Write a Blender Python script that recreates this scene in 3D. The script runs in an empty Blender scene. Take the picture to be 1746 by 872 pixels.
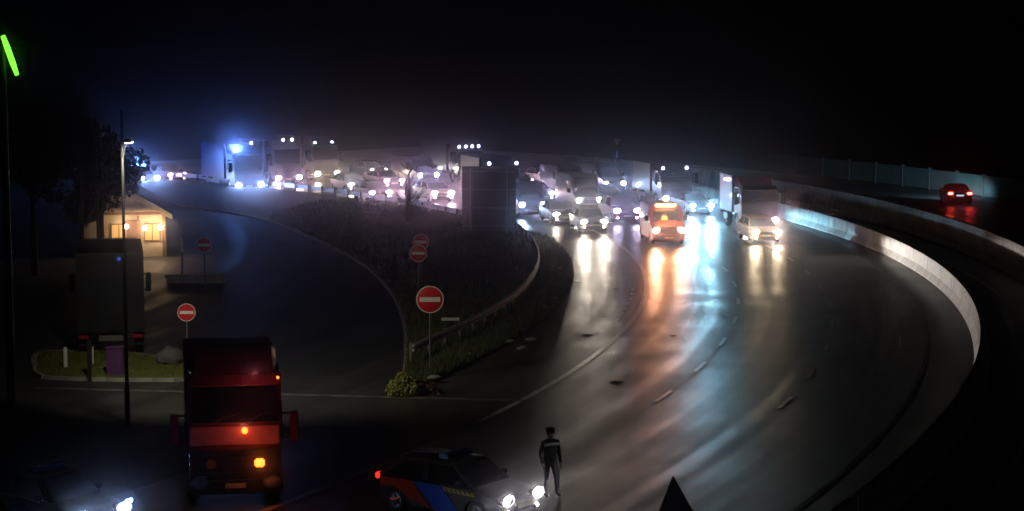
import bpy, bmesh, math, random
from mathutils import Vector, Matrix, Euler

R = math.radians
random.seed(7)
S = bpy.context.scene
C = S.collection

# ------------------------------------------------------------------ camera, sky, exposure
CAM_H, CAM_F, CAM_P = 12.0, 3500.0, R(6.07)          # height (m), focal length (photo pixels), pitch
cam_d = bpy.data.cameras.new('camera')
cam = bpy.data.objects.new('camera', cam_d); C.objects.link(cam)
cam.location = (0, 0, CAM_H); cam.rotation_euler = (R(90) - CAM_P, 0, 0)
cam_d.sensor_width = 36; cam_d.lens = 36 * CAM_F / 1746
cam_d.clip_start = 0.5; cam_d.clip_end = 4000
S.camera = cam

wd = bpy.data.worlds.new('World'); S.world = wd; wd.use_nodes = True
wn = wd.node_tree.nodes; wl = wd.node_tree.links
bg = wn['Background']
sky = wn.new('ShaderNodeTexSky'); sky.sky_type = 'NISHITA'; sky.sun_disc = False
sky.sun_elevation = R(-4); sky.sun_rotation = R(150)
wl.new(sky.outputs[0], bg.inputs[0]); bg.inputs[1].default_value = 0.004

S.view_settings.view_transform = 'Standard'; S.view_settings.look = 'None'
S.view_settings.exposure = 0.0; S.view_settings.gamma = 1.0; S.view_settings.use_curve_mapping = False
S.render.engine = 'CYCLES'
cy = S.cycles
cy.use_denoising = True; cy.use_adaptive_sampling = True; cy.adaptive_threshold = 0.02; cy.use_light_tree = True
cy.max_bounces = 4; cy.diffuse_bounces = 2; cy.glossy_bounces = 2; cy.transmission_bounces = 2
cy.volume_bounces = 0; cy.transparent_max_bounces = 4
cy.sample_clamp_indirect = 4; cy.caustics_reflective = False; cy.caustics_refractive = False

HAZE_DENSITY, HAZE_G = 0.0012, 0.991
BEAM, LENS = 3.2, 0.26                                  # overall factors for head lamps

def gp(px, py, z=0.0):
    """the point at height z that the photograph shows at pixel px, py (1746 x 872)"""
    dx, dy = (px - 873) / CAM_F, (436 - py) / CAM_F
    d = Vector((dx, math.cos(CAM_P) + dy * math.sin(CAM_P), -math.sin(CAM_P) + dy * math.cos(CAM_P)))
    t = (z - CAM_H) / d.z
    return Vector((d.x * t, d.y * t, z))

def at_depth(px, py, Y):
    dx, dy = (px - 873) / CAM_F, (436 - py) / CAM_F
    d = Vector((dx, math.cos(CAM_P) + dy * math.sin(CAM_P), -math.sin(CAM_P) + dy * math.cos(CAM_P)))
    t = Y / d.y
    return Vector((d.x * t, Y, CAM_H + d.z * t))

CX, CY = -118.0, 107.0                                 # centre of the bend
def pol(r, deg, z=0.0):
    return Vector((CX + r * math.cos(R(deg)), CY + r * math.sin(R(deg)), z))
def inner(deg):                                        # radius of the inner guardrail; the road widens beyond
    return 119.3 - (0.36 * (deg - 7.5) if deg > 7.5 else 0) + (0.05 * (deg + 8) if deg < -8 else 0)

# ------------------------------------------------------------------ materials
MATS = {}
def mat(name, base=(0.5, 0.5, 0.5), rough=0.5, metal=0.0, coat=0.0, emit=None, estr=0.0, vary=0.25, scale=3.0, bump=0.0, bscale=40.0, spec=0.5, stretch=None):
    if name in MATS: return MATS[name]
    m = bpy.data.materials.new(name); m.use_nodes = True
    nt = m.node_tree; b = nt.nodes['Principled BSDF']
    b.inputs['Roughness'].default_value = rough; b.inputs['Metallic'].default_value = metal
    b.inputs['Coat Weight'].default_value = coat; b.inputs['Specular IOR Level'].default_value = spec
    tc = nt.nodes.new('ShaderNodeTexCoord')
    if emit:
        b.inputs['Base Color'].default_value = (*base, 1)
        b.inputs['Emission Color'].default_value = (*emit, 1); b.inputs['Emission Strength'].default_value = estr
    else:
        n = nt.nodes.new('ShaderNodeTexNoise'); n.inputs['Scale'].default_value = scale; n.inputs['Detail'].default_value = 6
        if stretch:
            mp = nt.nodes.new('ShaderNodeMapping'); mp.inputs['Scale'].default_value = stretch
            nt.links.new(tc.outputs['Object'], mp.inputs['Vector']); nt.links.new(mp.outputs[0], n.inputs['Vector'])
        else: nt.links.new(tc.outputs['Object'], n.inputs['Vector'])
        r = nt.nodes.new('ShaderNodeValToRGB')
        r.color_ramp.elements[0].position = 0.3; r.color_ramp.elements[1].position = 0.72
        r.color_ramp.elements[0].color = (*[c * (1 - vary) for c in base], 1)
        r.color_ramp.elements[1].color = (*[min(1, c * (1 + vary * 0.6)) for c in base], 1)
        nt.links.new(n.outputs[0], r.inputs[0]); nt.links.new(r.outputs[0], b.inputs['Base Color'])
        mr = nt.nodes.new('ShaderNodeMapRange'); mr.inputs[3].default_value = rough * 0.85; mr.inputs[4].default_value = min(1, rough * 1.2)
        nt.links.new(n.outputs[0], mr.inputs[0]); nt.links.new(mr.outputs[0], b.inputs['Roughness'])
    if bump:
        n2 = nt.nodes.new('ShaderNodeTexNoise'); n2.inputs['Scale'].default_value = bscale; n2.inputs['Detail'].default_value = 8
        nt.links.new(tc.outputs['Object'], n2.inputs['Vector'])
        bp = nt.nodes.new('ShaderNodeBump'); bp.inputs['Strength'].default_value = bump; bp.inputs['Distance'].default_value = 0.02
        nt.links.new(n2.outputs[0], bp.inputs['Height']); nt.links.new(bp.outputs[0], b.inputs['Normal'])
    MATS[name] = m
    return m

def asphalt_mat(name, base, r0, r1):
    """worn, damp asphalt: patches of differing gloss, aggregate relief, tyre-polished bands round the bend"""
    m = bpy.data.materials.new(name); m.use_nodes = True
    nt = m.node_tree; b = nt.nodes['Principled BSDF']; L = nt.links
    geo = nt.nodes.new('ShaderNodeNewGeometry')
    n = nt.nodes.new('ShaderNodeTexNoise'); n.inputs['Scale'].default_value = 0.22; n.inputs['Detail'].default_value = 9; n.inputs['Roughness'].default_value = 0.62
    L.new(geo.outputs['Position'], n.inputs['Vector'])
    # distance from the bend's centre, so that wear follows the lanes
    sub = nt.nodes.new('ShaderNodeVectorMath'); sub.operation = 'SUBTRACT'; sub.inputs[1].default_value = (CX, CY, 0)
    L.new(geo.outputs['Position'], sub.inputs[0])
    ln = nt.nodes.new('ShaderNodeVectorMath'); ln.operation = 'LENGTH'; L.new(sub.outputs[0], ln.inputs[0])
    at = nt.nodes.new('ShaderNodeMath'); at.operation = 'MULTIPLY'; at.inputs[1].default_value = 0.55; L.new(ln.outputs['Value'], at.inputs[0])
    bands = nt.nodes.new('ShaderNodeTexNoise'); bands.noise_dimensions = '1D'; bands.inputs['Scale'].default_value = 1.6; bands.inputs['Detail'].default_value = 3
    L.new(at.outputs[0], bands.inputs['W'])
    mix = nt.nodes.new('ShaderNodeMath'); mix.operation = 'ADD'
    h = nt.nodes.new('ShaderNodeMath'); h.operation = 'MULTIPLY'; h.inputs[1].default_value = 0.5; L.new(n.outputs[0], h.inputs[0])
    h2 = nt.nodes.new('ShaderNodeMath'); h2.operation = 'MULTIPLY'; h2.inputs[1].default_value = 0.5; L.new(bands.outputs[0], h2.inputs[0])
    L.new(h.outputs[0], mix.inputs[0]); L.new(h2.outputs[0], mix.inputs[1])
    r = nt.nodes.new('ShaderNodeValToRGB')
    r.color_ramp.elements[0].position = 0.34; r.color_ramp.elements[1].position = 0.66
    r.color_ramp.elements[0].color = (*[c * 0.62 for c in base], 1); r.color_ramp.elements[1].color = (*[c * 1.35 for c in base], 1)
    L.new(mix.outputs[0], r.inputs[0]); L.new(r.outputs[0], b.inputs['Base Color'])
    mr = nt.nodes.new('ShaderNodeMapRange'); mr.inputs[1].default_value = 0.35; mr.inputs[2].default_value = 0.65
    mr.inputs[3].default_value = r0; mr.inputs[4].default_value = r1
    L.new(mix.outputs[0], mr.inputs[0]); L.new(mr.outputs[0], b.inputs['Roughness'])
    f = nt.nodes.new('ShaderNodeTexNoise'); f.inputs['Scale'].default_value = 9; f.inputs['Detail'].default_value = 10; f.inputs['Roughness'].default_value = 0.7
    L.new(geo.outputs['Position'], f.inputs['Vector'])
    bp = nt.nodes.new('ShaderNodeBump'); bp.inputs['Strength'].default_value = 0.55; bp.inputs['Distance'].default_value = 0.02
    L.new(f.outputs[0], bp.inputs['Height']); L.new(bp.outputs[0], b.inputs['Normal'])
    MATS[name] = m
    return m

M_road = asphalt_mat('damp_asphalt', (0.056, 0.053, 0.049), 0.28, 0.50)
M_paint = mat('road_paint', (0.58, 0.58, 0.56), 0.36, vary=0.45, scale=2.5, bump=0.3)
M_paint_worn = mat('worn_road_paint', (0.17, 0.17, 0.165), 0.42, vary=0.6, scale=3)
M_grass = mat('verge_grass', (0.045, 0.060, 0.025), 0.9, vary=0.5, scale=0.8, bump=0.6, bscale=12)
M_blade = mat('grass_blade', (0.070, 0.085, 0.030), 0.7, vary=0.5, scale=0.6)
M_kerb = mat('kerb_stone', (0.32, 0.31, 0.29), 0.75, vary=0.35, scale=4, bump=0.3)
M_conc = mat('barrier_concrete', (0.58, 0.56, 0.52), 0.7, vary=0.62, scale=1.6, bump=0.35, bscale=14, stretch=(1, 1, .35))
M_steel = mat('galvanised_steel', (0.55, 0.55, 0.56), 0.42, metal=0.35, vary=0.3, scale=6)
M_dsteel = mat('weathered_steel', (0.16, 0.16, 0.165), 0.55, metal=0.5, vary=0.35, scale=6)
M_black = mat('black_plastic', (0.018, 0.018, 0.02), 0.45, vary=0.2)
M_rubber = mat('tyre_rubber', (0.02, 0.02, 0.02), 0.8, vary=0.2)
M_rim = mat('alloy_rim', (0.45, 0.46, 0.47), 0.3, metal=0.9, vary=0.1)
M_glass = mat('dark_glass', (0.012, 0.014, 0.018), 0.06, vary=0.05, coat=0.3)
M_plate = mat('licence_plate_yellow', (0.55, 0.50, 0.25), 0.5, vary=0.1)
M_offlens = mat('unlit_lens', (0.35, 0.36, 0.38), 0.12, vary=0.1, coat=0.5)
M_redlens = mat('unlit_red_lens', (0.30, 0.01, 0.01), 0.2, vary=0.1, coat=0.5)
M_white = mat('white_film', (0.78, 0.78, 0.78), 0.4, vary=0.05)
M_signred = mat('sign_red', (0.60, 0.012, 0.02), 0.4, vary=0.08)
M_signblue = mat('sign_blue', (0.01, 0.10, 0.50), 0.4, vary=0.08)
def paint(name, c, rough=0.32, metal=0.0): return mat('paint_' + name, c, rough, metal=metal, coat=0.6, vary=0.10, scale=1.5)
P = dict(red=paint('red', (0.42, 0.02, 0.015)), wine=paint('wine', (0.16, 0.012, 0.02)), white=paint('white', (0.36, 0.36, 0.36)), silver=paint('silver', (0.20, 0.205, 0.215), .3, .5),
         black=paint('black', (0.012, 0.012, 0.014)), navy=paint('navy', (0.012, 0.02, 0.07)), grey=paint('grey', (0.12, 0.125, 0.13), .3, .4),
         amber=paint('amber', (0.55, 0.24, 0.02)), blue=paint('blue', (0.02, 0.06, 0.22)), beige=paint('beige', (0.45, 0.38, 0.30)), green=paint('green', (0.02, 0.07, 0.03)))
TINT = dict(cool=(0.50, 0.68, 1.0), blue=(0.36, 0.55, 1.0), white=(1.0, 0.93, 0.86), warm=(1.0, 0.78, 0.50), pink=(1.0, 0.62, 0.76), cyan=(0.36, 0.76, 1.0), lilac=(0.70, 0.62, 1.0), ember=(1.0, 0.42, 0.24), cream=(1.0, 0.86, 0.70))
def lensm(tint, p): return mat('lit_lamp_%s_%d' % (tint, p), (0.8, 0.8, 0.8), 0.2, emit=TINT[tint], estr=2.0 * p * LENS)
M_tail = mat('lit_tail_lamp', (0.3, 0.0, 0.0), 0.3, emit=(1.0, 0.05, 0.04), estr=30)
M_taildim = mat('dim_tail_lamp', (0.3, 0.0, 0.0), 0.3, emit=(1.0, 0.03, 0.02), estr=1.3)
M_ind = mat('lit_indicator', (0.6, 0.2, 0.0), 0.3, emit=(1.0, 0.16, 0.02), estr=5)
M_amberbar = mat('lit_amber_bar', (0.6, 0.3, 0.0), 0.3, emit=(1.0, 0.56, 0.16), estr=6)
M_plateglow = mat('glowing_number_plate', (0.6, 0.6, 0.7), 0.4, emit=(0.65, 0.78, 1.0), estr=0.9)  # emission on the plate stands in for its plate lamp
M_marker = mat('lit_marker_lamp', (0.8, 0.8, 0.8), 0.3, emit=(0.60, 0.62, 1.0), estr=22)
M_bluelamp = mat('lit_blue_beacon', (0.0, 0.1, 0.6), 0.3, emit=(0.08, 0.22, 1.0), estr=40)

# ------------------------------------------------------------------ mesh builder
class MB:
    def __init__(s): s.v = []; s.f = []
    def add(s, V, F):
        o = len(s.v); s.v += [tuple(v) for v in V]; s.f += [tuple(i + o for i in f) for f in F]; return s
    def box(s, c, d):
        x, y, z = c; a, b, e = d[0] / 2, d[1] / 2, d[2] / 2
        V = [(x + i * a, y + j * b, z + k * e) for k in (-1, 1) for j in (-1, 1) for i in (-1, 1)]
        return s.add(V, [(0, 2, 3, 1), (4, 5, 7, 6), (0, 1, 5, 4), (2, 6, 7, 3), (0, 4, 6, 2), (1, 3, 7, 5)])
    def rings(s, rs, close=True, caps=True):
        n = len(rs[0]); V = [p for r in rs for p in r]; F = []
        for i in range(len(rs) - 1):
            for j in range(n if close else n - 1):
                k = (j + 1) % n
                F.append((i * n + j, i * n + k, (i + 1) * n + k, (i + 1) * n + j))
        if caps: F.append(tuple(range(n - 1, -1, -1))); F.append(tuple((len(rs) - 1) * n + j for j in range(n)))
        return s.add(V, F)
    def lathe(s, prof, axis='Z', n=16, c=(0, 0, 0)):
        rs = []
        for r, h in prof:
            ring = []
            for k in range(n):
                a = 2 * math.pi * k / n; u, w = r * math.cos(a), r * math.sin(a)
                p = {'Z': (u, w, h), 'Y': (u, h, -w), 'X': (h, u, w)}[axis]
                ring.append((p[0] + c[0], p[1] + c[1], p[2] + c[2]))
            rs.append(ring)
        return s.rings(rs)
    def tube(s, pts, rad, n=8):
        pts = [Vector(p) for p in pts]; rs = []
        for i, p in enumerate(pts):
            t = (pts[min(i + 1, len(pts) - 1)] - pts[max(i - 1, 0)]).normalized()
            u = t.cross(Vector((0, 0, 1)) if abs(t.z) < 0.95 else Vector((1, 0, 0))).normalized(); w = t.cross(u)
            r = rad[i] if isinstance(rad, (list, tuple)) else rad
            rs.append([p + (u * math.cos(2 * math.pi * k / n) + w * math.sin(2 * math.pi * k / n)) * r for k in range(n)])
        return s.rings(rs)
    def panel(s, quad, inset=0.0, off=0.006, thick=0.01):
        """a thin plate laid just proud of the plane through quad (points in order, seen from outside anticlockwise)"""
        q = [Vector(p) for p in quad]; c = sum(q, Vector()) / len(q)
        nrm = (q[1] - q[0]).cross(q[2] - q[0]).normalized()
        q = [p + (c - p).normalized() * inset for p in q]
        n = len(q)
        return s.add([p - nrm * (thick - off) for p in q] + [p + nrm * off for p in q],
                     [tuple(range(n - 1, -1, -1)), tuple(range(n, 2 * n))] + [(i, (i + 1) % n, n + (i + 1) % n, n + i) for i in range(n)])
    def mesh(s, name, bevel=0.0, seg=2, smooth=False, ang=30):
        me = bpy.data.meshes.new(name); me.from_pydata(s.v, [], s.f); 
        bm = bmesh.new(); bm.from_mesh(me)
        bmesh.ops.recalc_face_normals(bm, faces=bm.faces)
        if bevel:
            es = [e for e in bm.edges if len(e.link_faces) == 2 and e.calc_face_angle(0) > R(ang)]
            bmesh.ops.bevel(bm, geom=es, offset=bevel, segments=seg, affect='EDGES', clamp_overlap=True)
        if smooth:
            for f in bm.faces: f.smooth = True
            for e in bm.edges:
                if len(e.link_faces) == 2 and e.calc_face_angle(0) > R(42): e.smooth = False
        bm.to_mesh(me); bm.free(); me.update()
        return me

CACHE = {}
def part(name, parent, key, fn, m, loc=None, rot=None, bevel=0.0, smooth=True):
    """one mesh object; alike pieces share their mesh through key, the material sits on the object"""
    me = CACHE.get(key) if key else None
    if me is None:
        b = MB(); fn(b); me = b.mesh(name, bevel, smooth=smooth); me.materials.append(m)
        if key: CACHE[key] = me
    o = bpy.data.objects.new(name, me); C.objects.link(o)
    if me.materials[0] != m:
        o.material_slots[0].link = 'OBJECT'; o.material_slots[0].material = m
    if parent: o.parent = parent
    if loc is not None: o.location = loc
    if rot is not None: o.rotation_euler = rot
    return o
def thing(name, loc, rz, label, cat, group=None):
    o = bpy.data.objects.new(name, None); C.objects.link(o)
    o.location = loc; o.rotation_euler = (0, 0, rz); o.empty_display_size = 0.3
    return tag(o, label, cat, group)
def tag(o, label=None, cat=None, group=None, kind=None):
    if label: o['label'] = label
    if cat: o['category'] = cat
    if group: o['group'] = group
    if kind: o['kind'] = kind
    return o
def lamp(name, kind, parent, loc, color, power, rot=None, size=0.05, angle=70, blend=0.6):
    d = bpy.data.lights.new(name, kind); d.color = color; d.energy = power; d.shadow_soft_size = size
    if kind == 'SPOT': d.spot_size = R(angle); d.spot_blend = blend
    o = bpy.data.objects.new(name, d); C.objects.link(o); o.parent = parent; o.location = loc
    if rot: o.rotation_euler = rot
    return o

# ------------------------------------------------------------------ the ground and the road
def sheet(name, V, F, m, kind='structure'):
    me = bpy.data.meshes.new(name); me.from_pydata(V, [], F); me.materials.append(m); me.update()
    o = bpy.data.objects.new(name, me); C.objects.link(o)
    if kind: o['kind'] = kind
    return o
g = sheet('ground', [(-1500, -300, -0.03), (1500, -300, -0.03), (1500, 2500, -0.03), (-1500, 2500, -0.03)], [(0, 1, 2, 3)], M_grass)

def arc_sheet(name, r0, r1, a0, a1, z, m, step=1.0, kind=None, parent=None):
    """flat strip between two radii (numbers or functions of the angle)"""
    n = max(1, int(round((a1 - a0) / step))); V = []; F = []
    for i in range(n + 1):
        a = a0 + (a1 - a0) * i / n
        ra = r0(a) if callable(r0) else r0; rb = r1(a) if callable(r1) else r1
        V += [pol(ra, a, z), pol(rb, a, z)]
    F = [(2 * i, 2 * i + 1, 2 * i + 3, 2 * i + 2) for i in range(n)]
    o = sheet(name, V, F, m, kind)
    if parent: o.parent = parent
    return o
road = arc_sheet('motorway', lambda a: min(inner(a) + 1.9, 121.2), 160.5, -50, 48, 0.0, M_road, 0.5, 'structure')
slip = sheet('slip_road', [(-75, 30, -0.008), (6, 30, -0.008), (6, 72, -0.008), (2, 100, -0.008), (-3, 130, -0.008), (-75, 175, -0.008)], [(0, 1, 2, 3, 4, 5)], asphalt_mat('old_asphalt', (0.045, 0.045, 0.047), 0.5, 0.75))

# painted lines, each a strip laid on the asphalt
Z1 = 0.004
arc_sheet('edge_line', 124.68, 124.90, -30, 11, Z1, M_paint, parent=road)
arc_sheet('edge_line', 136.95, 137.10, -34, 24, Z1, M_paint_worn, parent=road)
arc_sheet('edge_line', 141.2, 141.38, -38, 24, Z1, M_paint, parent=road)
def dash_line(r, a0, a1, w, length, gap, m, jitter=0.0):
    n = int(R(a1 - a0) * r / (length + gap))
    da = math.degrees(length / r); pitch = math.degrees((length + gap) / r)
    me = None
    for i in range(n):
        if me is None:
            o = arc_sheet('lane_marking', r - w / 2, r + w / 2, a0, a0 + da, 0.0, m, 0.4); me = o.data
            for v in me.vertices: v.co = Vector((v.co.x - CX, v.co.y - CY, 0))
        else:
            o = bpy.data.objects.new('lane_marking', me); C.objects.link(o)
        o.location = (CX, CY, Z1); o.rotation_euler = (0, 0, R(i * pitch + random.uniform(-jitter, jitter)))
        o.parent = road
dash_line(129.1, -18, 24, 0.16, 2.2, 4.2, M_paint)
dash_line(133.2, -18, 24, 0.16, 2.2, 4.2, M_paint)
dash_line(124.15, -9.5, -3.5, 0.12, 0.9, 0.9, M_paint, 0.1)
a = gp(60, 662); b_ = gp(905, 684)
u = (b_ - a).normalized(); w_ = Vector((-u.y, u.x, 0)) * 0.16
edge = sheet('stop_line', [a + w_ + Vector((0, 0, .006)), a - w_ + Vector((0, 0, .006)), b_ - w_ + Vector((0, 0, .006)), b_ + w_ + Vector((0, 0, .006))], [(0, 1, 2, 3)], M_paint_worn, None)
edge.parent = slip

# dark tar spots
M_tar = mat('tar', (0.012, 0.012, 0.013), 0.7, vary=0.3)
for px, py, d_ in ((985, 482, .22), (1050, 493, .2), (1000, 572, .28), (1052, 652, .25), (1148, 573, .16), (1030, 540, .15), (1235, 540, .12)):
    q = gp(px, py, .005); n_ = 9
    ring = [q + Vector((math.cos(k * 6.283 / n_) * d_ * random.uniform(.5, 1.2), math.sin(k * 6.283 / n_) * d_ * random.uniform(.7, 2.0), 0)) for k in range(n_)]
    t_ = sheet('tar_spot', ring, [tuple(range(n_))], M_tar, None); t_.parent = road

# the grassed gore between slip road and motorway, with a stone kerb
left_edge = [gp(690, 652), gp(694, 600), gp(689, 545), gp(662, 492), gp(602, 441), gp(490, 390), gp(400, 366), gp(250, 346), gp(60, 334)]
def smooth_line(pts, n=8):
    out = []
    for i in range(len(pts) - 1):
        p0, p1, p2, p3 = pts[max(i - 1, 0)], pts[i], pts[i + 1], pts[min(i + 2, len(pts) - 1)]
        for k in range(n):
            t = k / n
            out.append(0.5 * ((2 * p1) + (p2 - p0) * t + (2 * p0 - 5 * p1 + 4 * p2 - p3) * t * t + (3 * p1 - p0 - 3 * p2 + p3) * t ** 3))
    return out + [pts[-1]]
left_edge = smooth_line(left_edge)
right_edge = [pol(min(inner(a) + 1.9, 121.2), a) for a in [-17.6 + i for i in range(60)]]
def at_frac(line, t):
    L = [0]
    for i in range(1, len(line)): L.append(L[-1] + (line[i] - line[i - 1]).length)
    d = t * L[-1]
    for i in range(1, len(line)):
        if L[i] >= d: k = (d - L[i - 1]) / max(1e-6, L[i] - L[i - 1]); return line[i - 1].lerp(line[i], k)
    return line[-1]
NI, NJ = 70, 10
V = []; 
def bump_h(x, y): return 0.10 * math.sin(x * 0.9 + 1.3 * math.sin(y * 0.31)) * math.cos(y * 0.47 + x * 0.2)
isl = []
for i in range(NI + 1):
    t = (i / NI) ** 1.25
    A, B_ = at_frac(left_edge, t), at_frac(right_edge, t)
    row = []
    for j in range(NJ + 1):
        s_ = j / NJ; p = A.lerp(B_, s_)
        h = 0.11 + 4 * s_ * (1 - s_) * min(0.5, (B_ - A).length * 0.03) + 4 * s_ * (1 - s_) * bump_h(p.x, p.y)
        row.append(Vector((p.x, p.y, h)))
    isl.append(row)
V = [p for r_ in isl for p in r_]; W = NJ + 1
F = [(i * W + j, i * W + j + 1, (i + 1) * W + j + 1, (i + 1) * W + j) for i in range(NI) for j in range(NJ)]
gore = sheet('grass_verge', V, F, M_grass)
for p in gore.data.polygons: p.use_smooth = True

def kerb_run(line, parent, pitch=1.0, h=0.12, wd_=0.22, n_max=200):
    L = 0; d = 0; pts = [line[0]]
    for i in range(1, len(line)):
        seg = (line[i] - line[i - 1]).length
        while d + seg - L >= pitch and len(pts) < n_max:
            L += pitch; pts.append(line[i - 1].lerp(line[i], (L - d) / seg))
        d += seg
    for i in range(len(pts) - 1):
        c = (pts[i] + pts[i + 1]) / 2; dv = pts[i + 1] - pts[i]
        part('kerb_stone', parent, ('kerb', pitch, h), lambda b: b.box((0, 0, h / 2 - 0.02), (pitch - 0.012, wd_, h + 0.04)), M_kerb,
             (c.x, c.y, random.uniform(-0.008, 0.008)), (0, 0, math.atan2(dv.y, dv.x)), bevel=0.02)
kerb_run(left_edge, gore, 1.0, n_max=90)

# pale stones and bits in the verge
for px, py in ((938, 470), (948, 505), (930, 520), (890, 590), (870, 578), (955, 455), (905, 575), (740, 640), (800, 600), (560, 372), (830, 470), (845, 520)):
    q = gp(px, py, .3); k_ = random.uniform(.10, .22)
    part('verge_stone', gore, 'vstone', lambda b: b.lathe([(.3, -.3), (.9, -.1), (1.0, .25), (.55, .62), (.1, .7)], 'Z', 7), M_kerb, (q.x, q.y, .2), (0, 0, random.uniform(0, 6))).scale = (k_ * 1.5, k_, k_ * .8)

# the small island on the far left with kerb
ia, ib = gp(66, 640), gp(316, 642)
isl2_line = [gp(62, 634), gp(74, 645), gp(120, 648), gp(200, 650), gp(270, 650), gp(316, 650), gp(330, 640), gp(322, 622), gp(200, 604), gp(70, 604), gp(62, 634)]
me_v = [Vector((p.x, p.y, 0.12)) for p in isl2_line[:-1]]
cen = sum(me_v, Vector()) / len(me_v)
lawn = sheet('grass_island', [cen + Vector((0, 0, 0.05))] + me_v, [(0, i + 1, (i + 1) % len(me_v) + 1) for i in range(len(me_v))], mat('lit_lawn', (0.12, 0.13, 0.03), 0.9, vary=0.4, scale=1.5, bump=0.5, bscale=14))
kerb_run(smooth_line(isl2_line, 4), lawn, 0.8)

# grass blades: nobody could count them
def blades(name, spots, hmin, hmax, m, label, w=0.02):
    V = []; F = []
    for p in spots:
        h = random.uniform(hmin, hmax); a = random.uniform(0, 6.28); l = random.uniform(0, 0.5) * h; w1 = w * random.uniform(.6, 1.5)
        ca, sa = math.cos(a), math.sin(a); k = len(V)
        V += [(p[0] - sa * w1, p[1] + ca * w1, p[2]), (p[0] + sa * w1, p[1] - ca * w1, p[2]), (p[0] + ca * l, p[1] + sa * l, p[2] + h)]
        F.append((k, k + 1, k + 2))
    me = bpy.data.meshes.new(name); me.from_pydata(V, [], F); me.materials.append(m)
    o = bpy.data.objects.new(name, me); C.objects.link(o)
    return tag(o, label, 'grass', kind='stuff')
sp = []
for _ in range(70000):
    i = random.random() ** 1.2 * (NI - 18); j = random.random() * NJ
    a0, b0 = int(i), min(int(j), NJ - 1); fi, fj = i - a0, j - b0
    p = isl[a0][b0].lerp(isl[a0][b0 + 1], fj).lerp(isl[a0 + 1][b0].lerp(isl[a0 + 1][b0 + 1], fj), fi)
    dens = 0.5 + 0.5 * math.sin(p.x * 2.1 + 2 * math.sin(p.y * 0.7)) * math.cos(p.y * 0.9)
    if random.random() < 0.25 + 0.75 * dens: sp.append((p.x, p.y, p.z - 0.02))
blades('rough_grass', sp, 0.08, 0.32, M_blade, 'rough uncut grass on the dark verge beside the motorway', 0.018)
sp = []
for _ in range(9000):
    t = random.random() ** .5; k = random.randrange(len(me_v)); p = cen.lerp(me_v[k].lerp(me_v[(k + 1) % len(me_v)], random.random()), t)
    sp.append((p.x, p.y, 0.12 + 0.05 * (1 - t) - 0.01))
blades('lawn_grass', sp, 0.04, 0.13, mat('lawn_blade', (0.15, 0.17, 0.035), 0.7, vary=0.3), 'short yellow green lawn on the small kerbed island', 0.012)

# ------------------------------------------------------------------ barriers, guardrail, noise wall
def ring_piece(b, prof, a1, n=4):
    rs = []
    for i in range(n + 1):
        t = R(a1 * i / n)
        rs.append([(r * math.cos(t), r * math.sin(t), z) for r, z in prof])
    b.rings(rs)
def barrier(name, r, a0, a1, prof, label, cat, m, seg=4.0, pname='barrier_segment'):
    o = thing(name, (CX, CY, 0), 0, label, cat)
    da = math.degrees(seg / r); n = int((a1 - a0) / da)
    for i in range(n):
        part(pname, o, (name, seg), lambda b: ring_piece(b, [(r + x, z) for x, z in prof], da - math.degrees(0.05 / r)), m, (0, 0, 0), (0, 0, R(a0 + i * da)), smooth=False)
    return o
NJP = [(-0.30, 0.0), (0.30, 0.0), (0.30, 0.08), (0.13, 0.34), (0.09, 1.0), (-0.09, 1.0), (-0.13, 0.34), (-0.30, 0.08)]
barrier('concrete_barrier', 139.1, -38, 30, NJP, 'pale concrete crash barrier lit by headlights along the outside of the bend', 'barrier', M_conc)
NJP2 = [(-0.25, 0.0), (0.25, 0.0), (0.25, 0.08), (0.12, 0.4), (0.10, 1.65), (-0.10, 1.65), (-0.12, 0.4), (-0.25, 0.08)]
barrier('concrete_barrier', 143.6, -34, 32, NJP2, 'dimmer concrete barrier behind the bright one, below the red tail lights', 'barrier', mat('grey_concrete', (0.50, 0.48, 0.46), 0.75, vary=0.4, scale=1.4, bump=0.3, bscale=14), 4.2)

gr = thing('guardrail', (0, 0, 0), 0, 'steel guardrail on posts along the inner edge of the bend', 'guardrail')
pts = []; aa = -16.0
while aa < 37: pts.append(pol(inner(aa), aa)); aa += math.degrees(2.0 / inner(aa))
def w_beam(b):
    prof = [(0.0, -0.155), (0.04, -0.13), (0.08, -0.10), (0.08, -0.06), (0.0, -0.02), (0.0, 0.02), (0.08, 0.06), (0.08, 0.10), (0.04, 0.13), (0.0, 0.155), (-0.006, 0.155), (-0.006, -0.155)]
    b.rings([[(x, -y, z) for y, z in prof] for x in (-2.03, 2.03)])
for i, p in enumerate(pts):
    d = (pts[min(i + 1, len(pts) - 1)] - pts[max(i - 1, 0)]); rz = math.atan2(d.y, d.x)
    part('post', gr, 'grpost', lambda b: b.box((0, 0, 0.36), (0.06, 0.10, 0.92)), M_dsteel, (p.x, p.y, 0.08), (0, 0, rz))
    if i % 2 == 1 and i + 1 < len(pts):
        part('beam', gr, 'grbeam', w_beam, M_steel, (p.x + math.sin(rz) * 0.06, p.y - math.cos(rz) * 0.06, 0.72), (0, 0, rz), smooth=False)

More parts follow.
